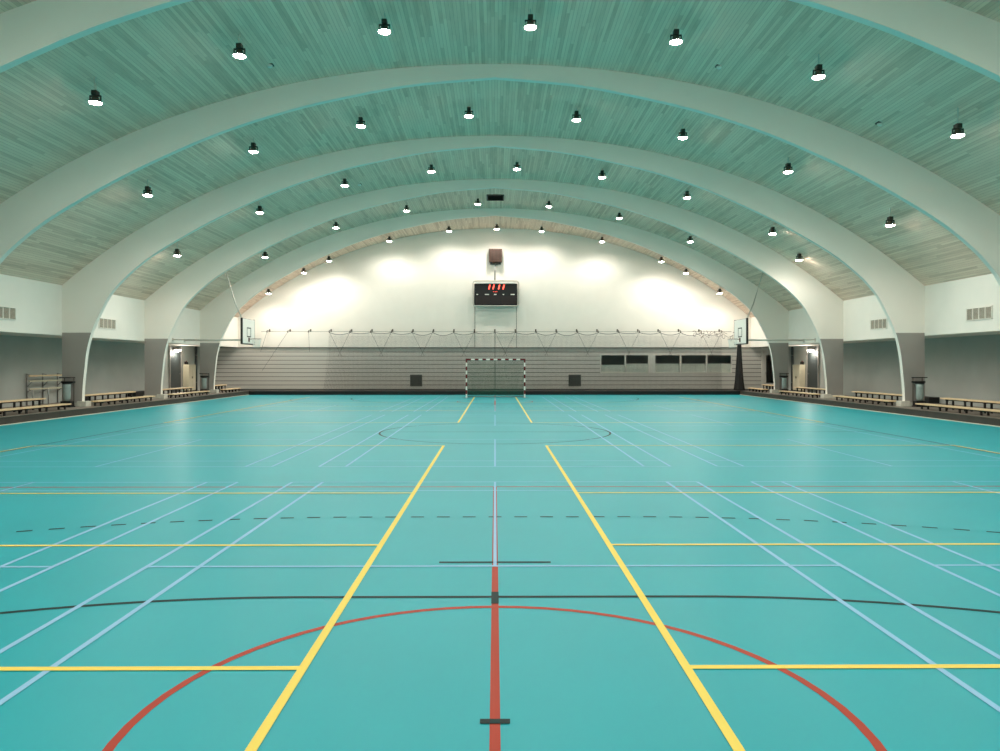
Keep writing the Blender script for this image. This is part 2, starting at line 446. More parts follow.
# doors, cabinets and lamps in the gallery side walls
dn = 2
for s, nm in ((-1, 'left'), (1, 'right')):
    xi = s*(XG-0.05)
    d = MB(); d.box(xi, s*XG, 41.1, 42.5, ZP, 2.80)
    o = struct(d.build('door_%d' % dn, M['doordark'])); dn += 1
    tag(o, 'charcoal door in the %s gallery wall beside the bright wall lamp' % nm, 'door')
    h = MB(); h.tube([(xi, 42.3, 1.25), (xi-s*0.06, 42.3, 1.25), (xi-s*0.06, 42.16, 1.25)], 0.012); h.build('door_handle', M['steel'], o)
    fr = MB(); fr.box(xi-s*0.02, s*XG, 41.02, 41.1, ZP, 2.80); fr.box(xi-s*0.02, s*XG, 42.5, 42.58, ZP, 2.80); fr.build('door_frame', M['grey'], o)
    c_ = thing('cabinet', 'tall pale beige cabinet against the %s gallery wall beyond the charcoal door' % nm, 'cabinet', (s*(XG-0.18), 43.35, ZP), 0, 'beige cabinets in the galleries')
    cb = MB(); cb.box(-0.16, 0.16, -0.5, 0.5, 0.06, 1.55, 0.008); cb.build('body', M['doorbeige'], c_)
    ft = MB(); ft.box(-0.13, 0.13, -0.47, 0.47, 0, 0.06); ft.build('plinth', M['dark'], c_)
    for sy in (-1, 1):
        dd = MB(); dd.box(-s*0.16, -s*0.175, sy*0.01, sy*0.49, 0.09, 1.52); do = dd.build('door', M['doorbeige'], c_)
        kk = MB(); kk.box(-s*0.175, -s*0.19, sy*0.04, sy*0.06, 0.75, 0.87); kk.build('handle', M['dark'], do)
    bx = thing('alarm_box', 'small dark box on the %s gallery wall above the beige cabinet' % nm, 'box', (s*(XG-0.065), 43.2, 1.851), 0, 'dark boxes above the cabinets')
    a = MB(); a.box(-0.06, 0.06, -0.14, 0.14, -0.08, 0.08, 0.01); a.build('case', M['dark'], bx)
    a = MB(); a.lathe([(0.03, 0), (0.03, 0.05), (0.02, 0.06), (0.0, 0.06)], 12); a.build('beacon', M['goalred'], bx, (0, 0, 0.08))
    wl = thing('wall_lamp', 'bright bulkhead lamp high on the %s gallery wall beside the charcoal door' % nm, 'lamp', (s*(XG-0.0), 41.75, 2.60), 0, 'bulkhead wall lamps')
    a = MB(); a.box(0, -s*0.10, -0.30, 0.30, -0.02, 0.10, 0.01); a.build('housing', M['dark'], wl)
    a = MB(); a.lathe([(0.20, 0.0), (0.19, -0.06), (0.13, -0.11), (0.0, -0.13)], 20, (-s*0.17, 0, 0.0)); a.lathe([(0.20, 0.0), (0.0, 0.01)], 20, (-s*0.17, 0, 0)); a.build('diffuser', M['wlamp'], wl)
    ld = bpy.data.lights.new('bulkhead_light', 'POINT'); ld.energy = 60; ld.color = (1, 0.93, 0.82); ld.shadow_soft_size = 0.12
    lo = bpy.data.objects.new('bulkhead_light', ld); COL.objects.link(lo); lo.parent = wl; lo.location = (-s*0.35, 0, -0.22)
    pp = thing('drainpipe', 'dark vertical pipe on the %s gallery wall behind the farthest column' % nm, 'pipe', (s*(XG-0.08), 44.6, ZP), 0, 'gallery pipes')
    a = MB(); a.tube([(0,0,0), (0,0,ZF-ZP)], 0.07, 12); a.build('pipe', M['doordark'], pp)
    for zz in (0.5, 2.1):
        a = MB(); a.torus((0,0,zz), 0.075, 0.012); a.build('clamp', M['steel'], pp)

# ------------------------------------------------------------------ ceiling
def ceiling():
    bm = bmesh.new(); uvl = bm.loops.layers.uv.new('UVMap')
    n = 120; xs = [-XW-0.04+(2*XW+0.08)*i/n for i in range(n+1)]
    us = [0]
    for i in range(n): us.append(us[-1]+math.hypot(xs[i+1]-xs[i], E(xs[i+1])-E(xs[i])))
    for dz in (0.0, 0.15):
        A = [bm.verts.new((x, YN-0.25, E(x)+dz)) for x in xs]; B = [bm.verts.new((x, YF+0.25, E(x)+dz)) for x in xs]
        for i in range(n):
            f = bm.faces.new((A[i], B[i], B[i+1], A[i+1]) if dz == 0 else (A[i], A[i+1], B[i+1], B[i]))
            for l, (u, v) in zip(f.loops, ((us[i], YN), (us[i], YF), (us[i+1], YF), (us[i+1], YN)) if dz == 0 else ((us[i], YN), (us[i+1], YN), (us[i+1], YF), (us[i], YF))):
                l[uvl].uv = (u, v)
            f.smooth = True
    me = bpy.data.meshes.new('ceiling'); bm.to_mesh(me); bm.free(); me.materials.append(M['ceiling'])
    o = bpy.data.objects.new('ceiling', me); COL.objects.link(o)
    return tag(struct(o), 'curved ceiling of whitewashed wooden planks', 'ceiling')
ceiling()

# ------------------------------------------------------------------ arches
AT = 0.18
def half_pts(n):
    ex = [(XW+0.02, ZS), (XW+0.02, E(XW))]
    xs = [XW*(1-i/n) for i in range(n+1)]
    return ex
def resample(pts, n):
    d = [0]
    for i in range(len(pts)-1): d.append(d[-1]+math.hypot(pts[i+1][0]-pts[i][0], pts[i+1][1]-pts[i][1]))
    out = []; j = 0
    for k in range(n):
        s = d[-1]*k/(n-1)
        while j < len(d)-2 and d[j+1] < s: j += 1
        t = (s-d[j])/max(d[j+1]-d[j], 1e-9)
        out.append((pts[j][0]+(pts[j+1][0]-pts[j][0])*t, pts[j][1]+(pts[j+1][1]-pts[j][1])*t))
    return out
def strip_solid(inn, out, y0, y1, mats, name, parent, front_mi=0, soffit_mi=0, close_top=True):
    m = MB(); bm = m.bm; n = len(inn)
    V = {}
    for key, pts, y in (('fi', inn, y0), ('fo', out, y0), ('bi', inn, y1), ('bo', out, y1)):
        V[key] = [bm.verts.new((p[0], y, p[1])) for p in pts]
    for i in range(n-1):
        for a, b_, mi in (('fi', 'fo', front_mi), ('bi', 'bo', front_mi), ('fi', 'bi', soffit_mi), ('fo', 'bo', front_mi)):
            f = bm.faces.new((V[a][i], V[a][i+1], V[b_][i+1], V[b_][i])); f.material_index = mi
    for i in (0, n-1):
        f = bm.faces.new((V['fi'][i], V['fo'][i], V['bo'][i], V['bi'][i])); f.material_index = front_mi
    return m.build(name, mats, parent)
NH = 80
inn_h = resample(upper_in[::-1], NH)             # from the split up to the apex, +x side
outer = [(XW, ZS), (XW, E(XW)+0.02)] + [(XW*(1-i/60), E(XW*(1-i/60))+0.02) for i in range(1, 61)]
# pair outer points by following the inner parameter (the corner is kept exactly)
corner_k = 16
out_h = [(XW, ZS+(E(XW)+0.02-ZS)*i/corner_k) for i in range(corner_k)] + resample(outer[1:], NH-corner_k)
inn_full = inn_h + [(-x, z) for x, z in inn_h[::-1][1:]]
out_full = out_h + [(-x, z) for x, z in out_h[::-1][1:]]
low_o = [(XW, z) for x, z in lower_in]
lab = {0: 'white roof arch above the viewer, outside the picture', 1: 'second white roof arch above the viewer, outside the picture',
       2: 'nearest white roof arch, cut off by the upper corners of the picture', 3: 'large white roof arch spanning the whole picture, its columns out of view',
       4: 'white roof arch on the nearest pair of grey columns in view', 5: 'white roof arch on the middle pair of grey columns in view', 6: 'white roof arch on the farthest pair of grey columns'}
A0 = None
for i, y in enumerate(ARCH_Y):
    if A0 is None:
        A0 = thing('roof_arch', lab[i], 'arch', (0, y, 0), 0, 'white roof arches')
        strip_solid(inn_full, out_full, 0, AT, M['arch'], 'arch_rib', A0)
        for s in (-1, 1):
            c_ = strip_solid([(s*x, z) for x, z in lower_in], [(s*x, z) for x, z in low_o], 0, AT, [M['grey'], M['arch']], 'column', A0, 0, 1)
            c_['label'] = 'grey tapering column with a pale inner edge'
            ft = MB(); ft.box(s*15.0, s*15.34, -0.10, AT+0.1, ZP, ZP+0.20, 0.01); ft.build('footing', M['concrete'], c_)
            fb = MB(); fb.box(s*15.34, s*15.95, -0.06, AT+0.06, ZP, ZP+0.15); fb.build('footing_beam', M['concrete'], c_)
        o = A0
    else:
        o = copy_tree(A0); o.location = (0, y, 0); o['label'] = lab[i]

# ------------------------------------------------------------------ ceiling floodlights
def make_light():
    r = thing('ceiling_light', 'x', 'lamp', (0,0,0), 0, 'round ceiling floodlights')
    st = MB(); st.box(-0.013, 0.013, -0.013, 0.013, 0.0, 1.0); st.build('stem', M['frame'], r)
    m = MB(); m.box(-0.06, 0.06, -0.08, 0.08, -0.05, 0.06); m.box(-0.135, 0.135, -0.02, 0.02, -0.075, -0.045); m.box(-0.135, -0.115, -0.02, 0.02, -0.19, -0.05); m.box(0.115, 0.135, -0.02, 0.02, -0.19, -0.05)
    m.build('mount', M['lampmount'], r)
    h = MB(); h.lathe([(0.0, -0.06), (0.06, -0.065), (0.08, -0.10), (0.09, -0.14), (0.12, -0.18), (0.15, -0.20), (0.15, -0.215), (0.137, -0.217)], 24)
    h.build('housing', M['lampmetal'], r)
    l = MB(); l.lathe([(0.139, -0.216), (0.13, -0.232), (0.09, -0.248), (0.0, -0.256)], 24); l.build('lens', M['lens'], r)
    return r
SPOT_W = 222
sp = bpy.data.lights.new('flood_beam', 'SPOT'); sp.energy = SPOT_W; sp.color = (1.0, 0.945, 0.87)
spw = None; sp.spot_size = math.radians(164); sp.spot_blend = 0.6; sp.shadow_soft_size = 0.13
spl = sp.copy(); spl.energy = SPOT_W*0.35
spw = sp.copy(); spw.energy = SPOT_W*1.35
rows = [
    (17.8, [-9.45, -6.05, -2.62, 0.84, 4.3, 7.7, 11.03], 'row between the two nearest arches'),
    (24.4, [-11.26, -7.84, -4.36, -0.85, 2.65, 6.12, 9.56, 12.9], 'row behind the big arch'),
    (31.0, [-13.1, -9.7, -6.2, -2.63, 0.91, 4.43, 7.95, 11.5], 'row behind the nearest-column arch'),
    (37.8, [-11.56, -8.0, -4.45, -0.86, 2.72, 6.27, 9.85], 'row beside the black ceiling vent'),
    (44.8, [-13.5, -11.4, -9.9, -6.3, -2.75, 0.1, 2.79, 6.4, 9.95, 11.43, 13.45], 'row nearest the far white wall'),
    (11.2, [-11.3, -7.8, -4.3, -0.85, 2.65, 6.1, 9.6, 12.9], 'row above the viewer'),
    (4.6, [-9.45, -6.05, -2.62, 0.84, 4.3, 7.7, 11.03], 'row right over the viewer'),
    (-5.4, [-13.5, -11.4, -9.9, -6.3, -2.75, 0.1, 2.79, 6.4, 9.95, 11.43, 13.45], 'added unseen row by the near wall'),  # extra row added out of view; its wash brightens arches and ceiling
]
ORD = ['leftmost', 'second from the left', 'third from the left', 'fourth from the left', 'fifth from the left', 'sixth from the left', 'seventh from the left', 'eighth from the left', 'ninth from the left', 'tenth from the left', 'rightmost']
proto = None
def put_light(x, y, label):
    global proto
    o = make_light() if proto is None else copy_tree(proto)
    if proto is None: proto = o
    drop = 0.22+0.0019*x*x if y == 17.8 else (0.08 if y == 32.7 else 0.15+(0.0012 if y == 24.4 else 0.0008)*x*x)
    o.location = (x, y, E(x)-drop); o['label'] = label
    for ch in o.children:
        if ch.name.startswith('stem'): ch.scale = (1, 1, drop+0.04)
    return o
spots = []
for y, xs, nm in rows:
    for i, x in enumerate(xs):
        od = ORD[i] if i < len(xs)-1 else 'rightmost'
        spots.append((put_light(x, y, 'ceiling floodlight, %s in the %s' % (od, nm)), y))
spots.append((put_light(13.3, 32.7, 'ceiling floodlight lowest by the right wall, behind the rightmost of its row'), 32.7))
for o, k_ in spots:
    lo = bpy.data.objects.new('flood_beam', spl if k_ == 32.7 else spw if ((k_ > 44 or k_ < -5) and abs(o.location.x) < 11) else sp); COL.objects.link(lo); lo.parent = o; lo.location = (0, 0, -0.33)

# detectors and ceiling vent
for x, y, l_ in ((-5.9, 19.7, 'tiny white smoke detector on the planks left of centre before the big arch'), (5.9, 19.7, 'tiny white smoke detector on the planks right of centre before the big arch'),
                (10.3, 20.0, 'tiny white smoke detector low on the right ceiling before the big arch'), (-5.9, 32.7, 'tiny white smoke detector before the arch on the middle columns')):
    sdn = thing('smoke_detector', l_, 'detector', (x, y, E(x)), 0, 'smoke detectors')
    a = MB(); a.lathe([(0.07, 0.02), (0.07, -0.03), (0.05, -0.06), (0, -0.06)], 16); a.build('case', M['label'], sdn)
    a = MB(); a.box(-0.09, 0.09, -0.09, 0.09, 0.0, 0.03); a.build('mount', M['dark'], sdn)
cv = thing('ceiling_vent', 'black rectangular vent in the plank ceiling above the scoreboard', 'vent', (0.02, 37.9, E(0)), 0)
a = MB(); a.box(-0.44, 0.44, -0.62, -0.56, -0.05, 0.03); a.box(-0.44, 0.44, 0.56, 0.62, -0.05, 0.03); a.box(-0.44, -0.38, -0.6, 0.6, -0.05, 0.03); a.box(0.38, 0.44, -0.6, 0.6, -0.05, 0.03); a.build('frame', M['dark'], cv)
a = MB()
for q_ in range(14):
    yy = -0.55+q_*0.08
    a.quad([(-0.38, yy, -0.04), (0.38, yy, -0.04), (0.38, yy+0.05, 0.0), (-0.38, yy+0.05, 0.0)])
a.box(-0.38, 0.38, -0.56, 0.56, 0.0, 0.02)
a.build('louvres', M['black_plastic'], cv)

# ------------------------------------------------------------------ wall grilles
for s, y0, l_ in ((-1, 23.7, 'slotted air grille on the white left wall before the nearest column'), (-1, 30.25, 'slotted air grille on the white left wall between the nearest columns'),
                 (1, 23.9, 'slotted air grille on the white right wall before the nearest column'), (1, 30.35, 'slotted air grille on the white right wall between the nearest columns')):
    g = thing('air_grille', l_, 'grille', (s*XW, y0+0.66, 3.45), 0, 'air grilles on the white side walls')
    hl, hh = 0.66, 0.21
    fm = MB(); fm.box(0, -s*0.03, -hl, hl, -hh, -hh+0.03); fm.box(0, -s*0.03, -hl, hl, hh-0.03, hh)
    for q_ in range(5):
        yy = -hl + q_*(2*hl-0.035)/4
        fm.box(0, -s*0.03, yy, yy+0.035, -hh, hh)
    fm.build('frame', M['white'], g)
    sl = MB()
    for q_ in range(9):
        z0 = -hh+0.035+q_*0.039
        sl.quad([(-s*0.004, -hl+0.03, z0+0.03), (-s*0.004, hl-0.03, z0+0.03), (-s*0.024, hl-0.03, z0), (-s*0.024, -hl+0.03, z0)])
    sl.build('slats', M['grille'], g)
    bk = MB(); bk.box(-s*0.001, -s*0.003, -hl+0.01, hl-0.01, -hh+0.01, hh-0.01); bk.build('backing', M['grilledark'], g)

# ------------------------------------------------------------------ benches
def make_bench(L, w, h):
    r = thing('bench', 'x', 'bench', (0,0,0), 0, 'wooden benches along the side galleries')
    for k_ in range(2):
        s_ = MB(); x0 = -w/2+k_*(w/2+0.006); s_.box(x0, x0+w/2-0.012, -L/2, L/2, h-0.045, h, 0.006); s_.build('seat_board', M['bench'], r)
    n = 5
    for i in range(n):
        y = -L/2+0.3+(L-0.6)*i/(n-1)
        l = MB(); l.box(-w/2+0.02, w/2-0.02, y-0.03, y+0.03, h-0.085, h-0.045)
        l.box(-w/2+0.04, -w/2+0.085, y-0.03, y+0.03, 0, h-0.085); l.box(w/2-0.085, w/2-0.04, y-0.03, y+0.03, 0, h-0.085)
        l.build('leg', M['dark'], r)
    st = MB(); st.box(-0.025, 0.025, -L/2+0.3, L/2-0.3, h-0.085, h-0.05); st.build('stretcher', M['dark'], r)
    return r
front = make_bench(4.75, 0.34, 0.20); rear = make_bench(4.55, 0.34, 0.40)
used = [False, False]
bays = [(21.35, 26.2, 'before the nearest grey column'), (27.95, 32.65, 'between the nearest and the middle grey columns'), (34.55, 38.9, 'between the middle and the farthest grey columns'), (41.25, 43.6, 'beyond the farthest column by the far wall')]
for s, sn in ((-1, 'left'), (1, 'right')):
    for (y0, y1, bn) in bays:
        for kind, src in ((0, front), (1, rear)):
            o = src if not used[kind] else copy_tree(src)
            if not used[kind]: used[kind] = True
            L = 4.75 if kind == 0 else 4.55
            x = s*(14.9 if kind == 0 else 15.62)
            ya, yb = (y0, y1) if kind == 0 else (y0, y1-0.25)
            o.location = (x, (ya+yb)/2, ZP); o.scale = (1, (yb-ya)/L, 1)
            o['label'] = '%s wooden bench on the %s platform %s' % (('low front', 'higher rear')[kind], sn, bn)
# black storage boxes by the wall
for s, ya, yb, l_ in ((1, 29.9, 31.7, 'low black storage box at the right gallery wall behind the nearest column'), (-1, 31.0, 32.4, 'low black storage box at the left gallery wall behind the nearest column'), (-1, 36.4, 37.8, 'low black storage box at the left gallery wall behind the middle column')):
    b_ = thing('storage_box', l_, 'box', (s*(XG-0.22), (ya+yb)/2, ZP), 0, 'black storage boxes')
    hl = (yb-ya)/2
    a = MB(); a.box(-0.2, 0.2, -hl, hl, 0, 0.2, 0.01); a.build('body', M['black_plastic'], b_)
    a = MB(); a.box(-0.21, 0.21, -hl-0.01, hl+0.01, 0.2, 0.24, 0.01); a.build('lid', M['base'], b_)

# waste bag stands in front of columns
def make_bin():
    r = thing('waste_bin', 'x', 'bin', (0,0,0), 0, 'waste bag stands by the columns')
    a = MB(); a.box(-0.21, 0.21, -0.16, 0.16, 0, 0.04, 0.008); a.box(-0.18, 0.18, -0.13, 0.13, 0.04, 0.22, 0.012); a.build('base', M['black_plastic'], r)
    a = MB(); a.lathe([(0.10, 0.24), (0.125, 0.32), (0.13, 0.5), (0.125, 0.7), (0.14, 0.86)], 18, (0, -0.02, 0)); a.build('bag', M['bag'], r)
    a = MB(); a.torus((0, -0.02, 0.86), 0.145, 0.018, 'z', 20, 6); a.box(-0.21, 0.21, -0.02, 0.16, 0.88, 0.94, 0.006); a.build('ring_holder', M['black_plastic'], r)
    a = MB(); a.tube([(-0.17, 0.13, 0.04), (-0.17, 0.13, 1.08)], 0.014); a.tube([(0.17, 0.13, 0.04), (0.17, 0.13, 1.08)], 0.014)
    a.build('post_frame', M['lampmetal'], r)
    a = MB(); a.box(-0.21, 0.21, -0.15, 0.16, 1.06, 1.09, 0.006); a.build('lid', M['dark'], r)
    return r
bp_ = None
for s, sn in ((-1, 'left'), (1, 'right')):
    for y, cn in ((27.42, 'nearest'), (40.3, 'farthest')):
        o = make_bin() if bp_ is None else copy_tree(bp_)
        if bp_ is None: bp_ = o
        o.location = (s*15.58, y, ZP); o['label'] = 'bin stand with pale bag and dark lid at the %s %s column' % (cn, sn)

# coat rack on the left wall
cr_ = thing('coat_rack', 'wooden coat rail rack on the grey left wall behind the nearest bench', 'rack', (-XG, 29.6, ZP), 0)
for zz in (0.62, 0.92, 1.12):
    a = MB(); a.box(0.22, 0.26, -1.2, 1.2, zz-0.03, zz+0.03, 0.005); a.build('rail', M['doorbeige' if zz < 1 else 'bench'], cr_)
for yy in (-1.0, 0.0, 1.0):
    a = MB(); a.tube([(0.03, yy, 0), (0.03, yy, 1.2), (0.24, yy, 1.12)], 0.02); a.tube([(0.03, yy, 0.7), (0.24, yy, 0.92)], 0.015); a.tube([(0.03, yy, 0.5), (0.24, yy, 0.62)], 0.015); a.tube([(0.24, yy, 0.0), (0.24, yy, 0.62)], 0.018); a.build('stand', M['steel'], cr_)

# ------------------------------------------------------------------ handball goal
gy = 2*YC+0.28
G = thing('handball_goal', 'red and white striped handball goal with green net before the far wall', 'goal', (0.03, gy, 0))
def striped(p0, p1, name):
    p0, p1 = Vector(p0), Vector(p1); L = (p1-p0).length; n = max(1, round(L/0.2)); d = (p1-p0)/n
    m = MB()
    for i in range(n):
        a, b_ = p0+d*i, p0+d*(i+1); m.mi = i % 2
        m.box(min(a.x, b_.x)-(0.04 if d.x == 0 else 0), max(a.x, b_.x)+(0.04 if d.x == 0 else 0), -0.04, 0.04, min(a.z, b_.z)-(0.04 if d.z == 0 else 0), max(a.z, b_.z)+(0.04 if d.z == 0 else 0))
    return m.build(name, [M['goalred'], M['goalwhite']], G)
striped((-1.54, 0, 2.08), (-1.54, 0, 0.0), 'post'); striped((1.54, 0, 2.08), (1.54, 0, 0.0), 'post'); striped((-1.5, 0, 2.04), (1.5, 0, 2.04), 'crossbar')
a = MB()
for s in (-1, 1):
    a.tube([(s*1.54, 0.04, 0.03), (s*1.54, 1.0, 0.03)], 0.025); a.tube([(s*1.54, 0.04, 2.02), (s*1.54, 0.75, 1.98), (s*1.54, 1.0, 0.03)], 0.02)
a.tube([(-1.54, 1.0, 0.03), (1.54, 1.0, 0.03)], 0.025); a.tube([(-1.54, 0.75, 1.98), (1.54, 0.75, 1.98)], 0.015)
a.build('support_frame', M['steel'], G)
for s in (-1, 1):
    a = MB(); a.box(s*1.42, s*1.72, -0.06, 0.06, 0, 0.02); a.build('foot', M['steel'], G)
n_ = MB(); r_ = 0.0055
def bk(z): return 0.75+0.25*(1-z/1.98)
x = -1.5
while x <= 1.501:
    n_.tube([(x, 0.04, 2.0), (x, 0.74, 1.96), (x, 0.99, 0.05)], r_, 4, False); x += 0.06
zz = 0.05
while zz < 1.97:
    y = bk(zz)-0.01; n_.tube([(-1.52, 0.03, zz), (-1.52, y, zz), (1.52, y, zz), (1.52, 0.03, zz)], r_, 4, False); zz += 0.06
for yy in [0.1+0.08*i for i in range(8)]: n_.tube([(-1.52, yy, 0.05), (-1.52, yy, 1.98), (1.52, yy, 1.98), (1.52, yy, 0.05)], r_, 4, False)
n_.build('goal_net', M['netgreen'], G)

# ------------------------------------------------------------------ ball net in front of the far wall
YNET = YF-0.55; ZNET = H+32.5*YNET/750
NX0, NX1 = -10.35, 14.3
NN = thing('ball_net', 'dark ball net hung from a cable across the far wall', 'net', (0, YNET, ZP))
zt = ZNET-ZP
hooks = [(-227.5+20.67*i)*YNET/750 for i in range(23)]
HX0 = hooks[3]
def sagz(x):
    # scalloped head rope between hooks
    for i in range(len(hooks)-1):
        if hooks[i] <= x <= hooks[i+1]:
            t_ = (x-hooks[i])/(hooks[i+1]-hooks[i]); return zt-0.16*(4*t_*(1-t_))*(0.8+0.4*math.sin(i*7.3))-0.03
    return zt-0.05
nm_ = MB(); x = HX0
while x <= hooks[-1]:
    nm_.tube([(x, 0, sagz(x)), (x+0.03*math.sin(x*3), 0.03*math.sin(x*5), zt*0.5), (x-0.35*max(0, 1-(x-HX0)/1.2), 0, 0.03)], 0.004, 4, False); x += 0.075
zz = 0.05
while zz < zt-0.2:
    pts = [(HX0-0.35*(1-zz/zt), 0, zz)] + [(HX0+(hooks[-1]-HX0)*q_/30, 0.02*math.sin(q_*1.7+zz*4), zz+0.01*math.sin(q_*2.1)) for q_ in range(1, 31)]
    nm_.tube(pts, 0.004, 4, False); zz += 0.075
nm_.build('netting', M['netdark'], NN)
hr = MB(); hr.tube([(HX0+(hooks[-1]-HX0)*q_/220, 0, sagz(HX0+(hooks[-1]-HX0)*q_/220)) for q_ in range(221)], 0.014, 5); hr.build('head_rope', M['netdark'], NN)
cb = MB(); cb.tube([(hooks[0]-0.35, 0, zt+0.02), (hooks[-1]+0.6, 0, zt+0.02)], 0.009, 6); cb.build('cable', M['dark'], NN)
for i, hx in enumerate(hooks):
    a = MB(); a.tube([(hx, 0.54, zt+0.12), (hx, 0.0, zt+0.10), (hx, -0.02, zt+0.02)], 0.016, 6); a.box(hx-0.04, hx+0.04, 0.525, 0.543, zt+0.04, zt+0.2)
    a.box(hx-0.03, hx+0.03, -0.03, 0.03, zt-0.03, zt+0.05)
    a.build('bracket', M['lampmetal'], NN)
# slanting dark cords under the hooks stand in for the brackets' cast shadows
for i, hx in enumerate(hooks):
    dxs = {0: -0.4, 1: -1.6, 2: 0.05}.get(i, (0.75 if i % 2 else -0.75))
    if i < 3: zb = zt-1.2*(1+(i == 1))
    else: zb = zt-1.5
    gl = MB(); gl.tube([(hx, 0, zt), (hx+dxs, 0.04, zb)], 0.009, 4, False); gl.build('shadow_cord', M['netdark'], NN)
mr = MB(); mr.tube([(0, -0.02, zt), (0.0, -0.02, 0.03)], 0.012, 6); mr.build('centre_rope', M['netdark'], NN)
# gathered end hanging by the right gallery
GX, GY = 14.82, 45.4
BN = thing('gathered_net', 'black bunched net hanging in a tapered bundle below the right backboard', 'net', (GX, GY, ZP))
a = MB(); bm = a.bm; n = 40; rings = []
for zz, rr in ((0.0, 0.30), (0.05, 0.29), (0.6, 0.23), (1.2, 0.19), (1.9, 0.15), (2.5, 0.115), (3.05, 0.09), (3.4, 0.07)):
    rings.append([bm.verts.new(((rr*(1+0.16*math.sin(q_*2*PI*9/n+zz)))*math.cos(2*PI*q_/n), (rr*(1+0.16*math.sin(q_*2*PI*9/n+zz)))*math.sin(2*PI*q_/n), zz)) for q_ in range(n)])
for i in range(len(rings)-1):
    for q_ in range(n): bm.faces.new((rings[i][q_], rings[i][(q_+1) % n], rings[i+1][(q_+1) % n], rings[i+1][q_])).smooth = True
bm.faces.new(rings[0]); bm.faces.new(rings[-1])
a.build('bundle', M['base'], BN)
for zz, rr in ((1.0, 0.215), (2.2, 0.145)):
    a = MB(); a.torus((0, 0, zz), rr, 0.015); a.build('tie', M['netdark'], BN)
a = MB(); a.tube([(0, 0, 3.4), (0.0, 0.5, 3.5), (0.0, 1.17, 3.55)], 0.02, 6); a.build('rope', M['netdark'], BN)
# loose loops of rope at the right end of the cable
rl = thing('loose_rope', 'tangled pale rope loops hanging on the wall left of the right backboard', 'rope', (13.0, YNET-0.12, ZNET))
for q_ in range(5):
    a = MB(); pts = []
    x0 = -0.9+q_*0.55
    for t_ in range(25):
        u = t_/24
        pts.append((x0+0.45*u+0.16*math.sin(u*9+q_*1.3), 0.02*math.sin(u*11), 0.02-0.12*q_*0.3-0.3*math.sin(u*PI)*(0.7+0.4*math.sin(q_*2.1))+0.12*math.sin(u*13+q_)))
    a.tube(pts, 0.012, 5); a.build('loop', M['lampmetal'], rl)
a = MB(); a.tube([(-1.2, 0, 0.02), (1.5, 0, 0.02)], 0.012, 5); a.build('tie_line', M['lampmetal'], rl)

